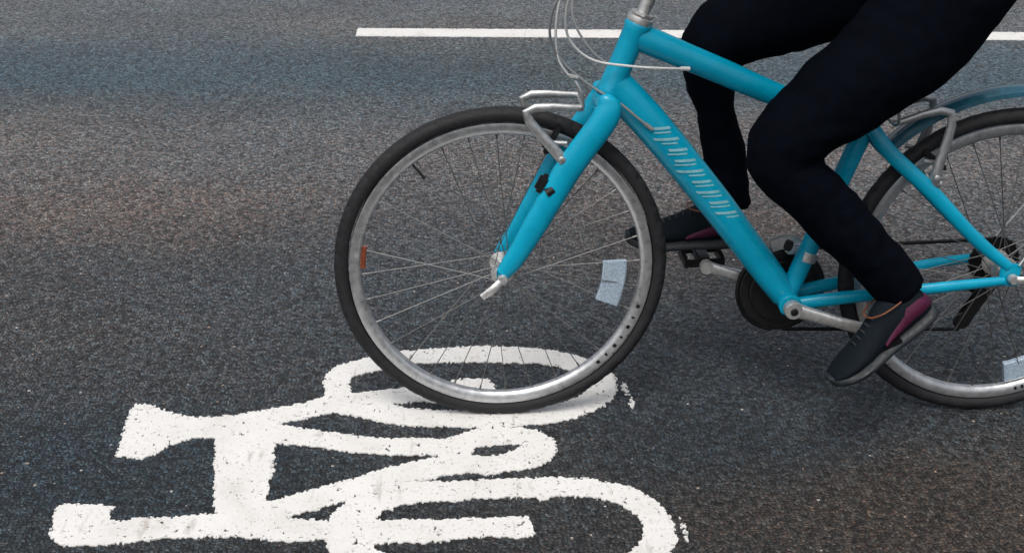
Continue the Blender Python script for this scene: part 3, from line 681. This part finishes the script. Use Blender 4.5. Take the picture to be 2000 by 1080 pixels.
fd.build('front_derailleur', M['silver'], bike, sharp=35)
sb = MB(); sb.sweep([(.590, -.020, .402), (.600, -.020, .398)], .012, n=14); sb.build('cable_stop', M['black'], bike)

# ---- rear mudguard, clipped behind the seat tube
mg = MB(); ro, w = .392, .0285
prof = [(ro - .016, -w), (ro - .007, -w + .001), (ro - .001, -w * .62), (ro + .001, 0), (ro - .001, w * .62), (ro - .007, w - .001), (ro - .016, w), (ro - .0165, w - .0022), (ro - .009, w - .0032), (ro - .0035, w * .58), (ro - .0015, 0), (ro - .0035, -w * .58), (ro - .009, -w + .0032), (ro - .0165, -w + .0022)]
mg.lathe(prof, WB, R, n=70, a0=math.radians(14), a1=math.radians(138))
gm = mg.build('mudguard', M['fender'], bike, sharp=40)
for sy in (-1, 1):
    ms = MB()
    ms.sweep([(WB + .010, sy * .070, R + .028), (WB + .19, sy * .036, R + .330)], .0022, n=8)
    ms.build('stay', M['silver'], gm)

# ================================================================ THE RIDER
HIPn, HIPf = Vector((.872, -.092, .978)), Vector((.865, .092, .985))
KN, KF = Vector((.522, -.112, .640)), Vector((.432, .112, .803))
AN, AF = Vector((.800, -.118, .352)), Vector((.487, .120, .430))
PELV = Vector((.872, 0, 1.03)); NECK = Vector((.50, 0, 1.455)); HEADC = Vector((.415, 0, 1.615))
# -- one continuous body grown from a skeleton
sk_v = []; sk_r = []; sk_e = []
def jn(p, r, par=None):
    sk_v.append(Vector(p)); sk_r.append(r); i = len(sk_v) - 1
    if par is not None: sk_e.append((par, i))
    return i
pv = jn(PELV, .115); w1 = jn((.80, 0, 1.15), .105, pv); ch1 = jn((.66, 0, 1.31), .125, w1); nb = jn(NECK + Vector((.03, 0, -.03)), .080, ch1)
nk = jn((.465, 0, 1.505), .052, nb); h0 = jn((.435, 0, 1.56), .072, nk); h1 = jn((.425, 0, 1.625), .088, h0); h2 = jn((.430, 0, 1.685), .068, h1)
for sy, kn, an, toe in ((-1, KN, AN, Vector((.730, -.154, .217))), (1, KF, AF, Vector((.357, .138, .367)))):
    hip = jn((.872, sy * .090, .985), .085, pv); k = jn(kn, .046, jn((Vector((.872, sy * .09, .985)) + kn) / 2, .066, hip))
    cf = jn(kn.lerp(an, .35), .034, k); a = jn(an, .030, cf)
    jn(toe, .016, jn(Vector((.802, -.137, .303)) if sy < 0 else Vector((.465, .132, .393)), .024, a))
    sh = jn((.545, sy * .185, 1.395), .062, ch1); G = GR[sy]
    el = jn((.400, sy * .285, 1.205), .040, jn(Vector((.545, sy * .185, 1.395)).lerp(Vector((.40, sy * .285, 1.205)), .5), .046, sh))
    wr = jn(G + Vector((.055, sy * .002, .050)), .026, jn(Vector((.40, sy * .285, 1.205)).lerp(G + Vector((.055, 0, .05)), .4), .036, el))
    pm = jn(G + Vector((.014, 0, .036)), .026, wr)
    for f in range(4):
        yo = (f - 1.5) * .020
        b = jn(G + Vector((-.008, yo, .032)), .0098, pm); c = jn(G + Vector((-.027, yo, .016)), .0088, b); c2 = jn(G + Vector((-.028, yo, -.006)), .008, c); jn(G + Vector((-.014, yo, -.022)), .0075, c2)
    tb = jn(G + Vector((.018, -sy * .040, .020)), .011, pm); jn(G + Vector((.006, -sy * .052, -.016)), .009, tb)
me = bpy.data.meshes.new('person'); me.from_pydata(sk_v, sk_e, []); me.update()
tmp = bpy.data.objects.new('tmp_body', me); COL.objects.link(tmp)
sm = tmp.modifiers.new('skin', 'SKIN'); sm.use_smooth_shade = True
for i, sv in enumerate(me.skin_vertices[0].data):
    sv.radius = (sk_r[i], sk_r[i]); sv.use_root = (i == 0)
ss = tmp.modifiers.new('sub', 'SUBSURF'); ss.levels = 2; ss.render_levels = 2
dg = bpy.context.evaluated_depsgraph_get()
body = bpy.data.meshes.new_from_object(tmp.evaluated_get(dg)); body.name = 'person'; bpy.data.objects.remove(tmp)
# face and ears pressed out of the same surface
for v in body.vertices:
    p = v.co - Vector((.425, 0, 1.625))
    if p.length < .14 and p.z > -.10:
        f = -p.x
        if f > .03:
            g = lambda y, z, r: math.exp(-((p.y - y) ** 2 + (p.z - z) ** 2) / (2 * r * r))
            v.co.x -= .020 * g(0, -.02, .012) + .006 * g(0, -.055, .016) + .006 * g(0, -.085, .018) - .008 * (g(-.032, .010, .012) + g(.032, .010, .012))
        v.co.y += math.copysign(.012, p.y) * math.exp(-((p.x - .01) ** 2 + (p.z + .005) ** 2) / (2 * .014 ** 2)) if abs(p.y) > .05 else 0
person = link('person', body, M['skin']); person.rotation_euler = (LEAN, 0, 0)
tag(person, 'cyclist in black trousers and dark magenta-heeled shoes pedalling the turquoise bicycle', 'person')

S = lambda pts, rad, **kw: (( pts, rad), dict(n=20, sub=5, **kw))
legN = S([HIPn + Vector((-.010, .030, .060)), HIPn + Vector((-.028, 0, .006)), (.770, -.112, .876), (.655, -.118, .766), (.560, -.116, .682), KN + Vector((.004, 0, -.006)), (.558, -.117, .590), (.660, -.119, .496), (.745, -.119, .408), (.795, -.119, .357), (.812, -.119, .338)],
         [(.095, .100), (.105, .116), (.098, .110), (.090, .094), (.074, .078), (.066, .067), (.061, .061), (.059, .061), (.053, .054), (.050, .052), (.050, .051)])
legF = S([HIPf + Vector((.012, -.030, .055)), HIPf + Vector((-.012, 0, .004)), (.760, .108, .925), (.620, .114, .874), (.500, .114, .832), KF + Vector((.010, 0, -.006)), (.432, .114, .720), (.452, .116, .640), (.478, .118, .540), (.488, .120, .470), (.490, .120, .438)],
         [(.095, .115), (.105, .125), (.098, .108), (.088, .092), (.078, .080), (.070, .073), (.056, .052), (.050, .042), (.053, .046), (.052, .050), (.051, .052)])
pel = S([(.842, 0, .985), (.836, 0, 1.03), (.825, 0, 1.09), (.800, 0, 1.14)], [(.135, .075), (.165, .110), (.160, .112), (.150, .105)])
trousers = soft('trousers', [legN, legF, pel], M['trousers'], person, voxel=.009, smooth=5, fold=.0065, fscale=8.5)
jk = [S([(.86, 0, 1.08), (.80, 0, 1.16), (.70, 0, 1.29), (.60, 0, 1.385), (.535, 0, 1.425), (.495, 0, 1.46)], [(.165, .125), (.160, .120), (.185, .130), (.195, .115), (.120, .080), (.062, .058)])]
for sy in (-1, 1):
    G = GR[sy]; jk.append(S([(.60, sy * .12, 1.385), (.545, sy * .190, 1.392), (.47, sy * .240, 1.30), (.40, sy * .287, 1.203), (.34, sy * .280, 1.13), G + Vector((.064, sy * .002, .058))], [.075, .078, .062, .056, .048, .038]))
soft('jacket', jk, M['jacket'], person, voxel=.012, smooth=5, fold=.009, fscale=7)
hr = MB()
bm = bmesh.new(); bmesh.ops.create_icosphere(bm, subdivisions=4, radius=1)
for v in bm.verts:
    q = v.co.copy(); v.co = Vector((.440, 0, 1.645)) + Vector((q.x * .100, q.y * .088, q.z * .095)) * (1 + .04 * noise.noise(q * 5))
bmesh.ops.delete(bm, geom=[v for v in bm.verts if v.co.x < .372 and v.co.z < 1.69 or v.co.z < 1.575], context='VERTS')
hme = bpy.data.meshes.new('hair'); bm.to_mesh(hme); bm.free()
link('hair', hme, M['hair'], person)

# -- shoes
def shoe(heel, toe_dir, side_hint, length=.262):
    t = Vector(toe_dir).normalized(); y = Vector(side_hint); y = (y - t * y.dot(t)).normalized(); up = t.cross(y)
    if up.z < 0: up = -up
    T = Matrix((( t.x, y.x, up.x, heel[0]), (t.y, y.y, up.y, heel[1]), (t.z, y.z, up.z, heel[2]), (0, 0, 0, 1)))
    st = [  # station, half width, sole z, upper height
        (-.004, .012, .006, .050), (.004, .026, .002, .080), (.020, .033, .0, .094), (.050, .036, .0, .098), (.085, .035, .0, .096), (.110, .035, .001, .084),
        (.140, .038, .001, .070), (.170, .043, .001, .058), (.200, .045, .003, .049), (.225, .041, .007, .042), (.245, .030, .012, .036), (.257, .014, .017, .030)]
    def ring(x, hw, z0, z1, n=24, pw=2.6):
        c = (z0 + z1) / 2; hh = (z1 - z0) / 2; o = []
        for k in range(n):
            a = 2 * PI * k / n; q, s_ = math.cos(a), math.sin(a)
            q = math.copysign(abs(q) ** (2 / pw), q); s_ = math.copysign(abs(s_) ** (2 / pw), s_)
            taper = 1 - .30 * max(0, s_)
            o.append((x, hw * q * taper, c + hh * s_))
        return o
    def loft(rings, cap=True):
        mb = MB(); n = len(rings[0]); vs = [p for r in rings for p in r]; fs = []
        for i in range(len(rings) - 1):
            for k in range(n): fs.append((i * n + k, i * n + (k + 1) % n, (i + 1) * n + (k + 1) % n, (i + 1) * n + k))
        if cap: fs += [tuple(range(n)), tuple((len(rings) - 1) * n + k for k in range(n))]
        mb.add(vs, fs, T); return mb
    k_ = length / .262
    up_ = loft([ring(x * k_, w * .97, z + .010, h) for x, w, z, h in st]).build('shoe', M['shoe'], person, sharp=60)
    loft([ring(x * k_ * 1.012 - .002, w * 1.06 + .002, z - .004, z + .020, pw=4) for x, w, z, h in st]).build('sole', M['sole'], up_, sharp=60)
    hp = [ring(x * k_ + (-.0025 if x < 0 else 0), w * .97 + .0022, z + .019, h * .86) for x, w, z, h in st[:4]] + [ring(.085 * k_, .0370, .019, .060), ring(.112 * k_, .0376, .019, .045), ring(.126 * k_, .0385, .019, .034)]
    loft(hp).build('heel_patch', M['magenta'], up_, sharp=60)
    tr = MB(); tr.sweep([T @ Vector((x * k_, y, z)) for x, y, z in ((.050, -.0345, .084), (.078, -.034, .085), (.100, -.030, .087), (.116, -.016, .088), (.120, 0, .089), (.116, .016, .088), (.100, .030, .087), (.078, .034, .085), (.050, .0345, .084))], .0017, n=8, sub=3, side=(0, 0, 1))
    tr.build('collar_trim', M['orange'], up_, sharp=60)
    # laces and tongue
    lc = MB()
    for i in range(5):
        x = .112 * k_ + i * .014; h = float(np.interp(x / k_, [s_[0] for s_ in st], [s_[3] for s_ in st]))
        pts = [T @ Vector((x, -.020, h - .012)), T @ Vector((x + .004, 0, h + .002)), T @ Vector((x, .020, h - .012))]
        lc.sweep(pts, .0022, n=8, sub=4, side=tuple(t))
    lc.build('lace', M['sole'], up_)
    return up_
shoe((.878, -.128, .300), (-.760, -.150, -.610), (0, 1, 0), .258)
shoe((.528, .128, .348), (-1, .06, -.055), (0, 1, 0), .252)

# ================================================================ LIGHT AND CAMERA
w = bpy.data.worlds.new('World'); scene.world = w; w.use_nodes = True
nt = w.node_tree; bg = nt.nodes['Background']
SUN_EL, SUN_AZ = math.radians(60), math.radians(205)       # azimuth measured from +Y towards +X
sky = nt.nodes.new('ShaderNodeTexSky'); sky.sky_type = 'NISHITA'; sky.sun_disc = False
sky.sun_elevation = SUN_EL; sky.sun_rotation = SUN_AZ; sky.air_density = 1.0; sky.dust_density = 6.0; sky.ozone_density = 1.0
hs_ = nt.nodes.new('ShaderNodeHueSaturation'); hs_.inputs['Saturation'].default_value = .45
nt.links.new(sky.outputs[0], hs_.inputs['Color']); nt.links.new(hs_.outputs[0], bg.inputs['Color'])
bg.inputs['Strength'].default_value = 0.13
sl = bpy.data.lights.new('sun', 'SUN'); sl.energy = 1.5; sl.angle = math.radians(25); sl.color = (1.0, .96, .91)
so = bpy.data.objects.new('sun', sl); COL.objects.link(so); so.location = (-3, -2, 6)
dv = Vector((math.sin(SUN_AZ) * math.cos(SUN_EL), math.cos(SUN_AZ) * math.cos(SUN_EL), math.sin(SUN_EL)))
so.rotation_euler = dv.to_track_quat('Z', 'Y').to_euler()

cd = bpy.data.cameras.new('camera'); cam = bpy.data.objects.new('camera', cd); COL.objects.link(cam); scene.camera = cam
cd.sensor_width = 36; cd.lens = 2516.877 * 36 / 2000; cd.clip_start = .05; cd.clip_end = 1000
r_, u_, f_ = Vector((.998248, -.055600, .020216)), Vector((.005057, .420648, .907210)), Vector((.058944, .905519, -.420192))
cam.matrix_world = Matrix(((r_.x, u_.x, -f_.x, -.135653), (r_.y, u_.y, -f_.y, -2.426441), (r_.z, u_.z, -f_.z, 1.453595), (0, 0, 0, 1)))
scene.view_settings.view_transform = 'Standard'; scene.view_settings.look = 'None'
scene.view_settings.exposure = 0.15; scene.view_settings.gamma = 1
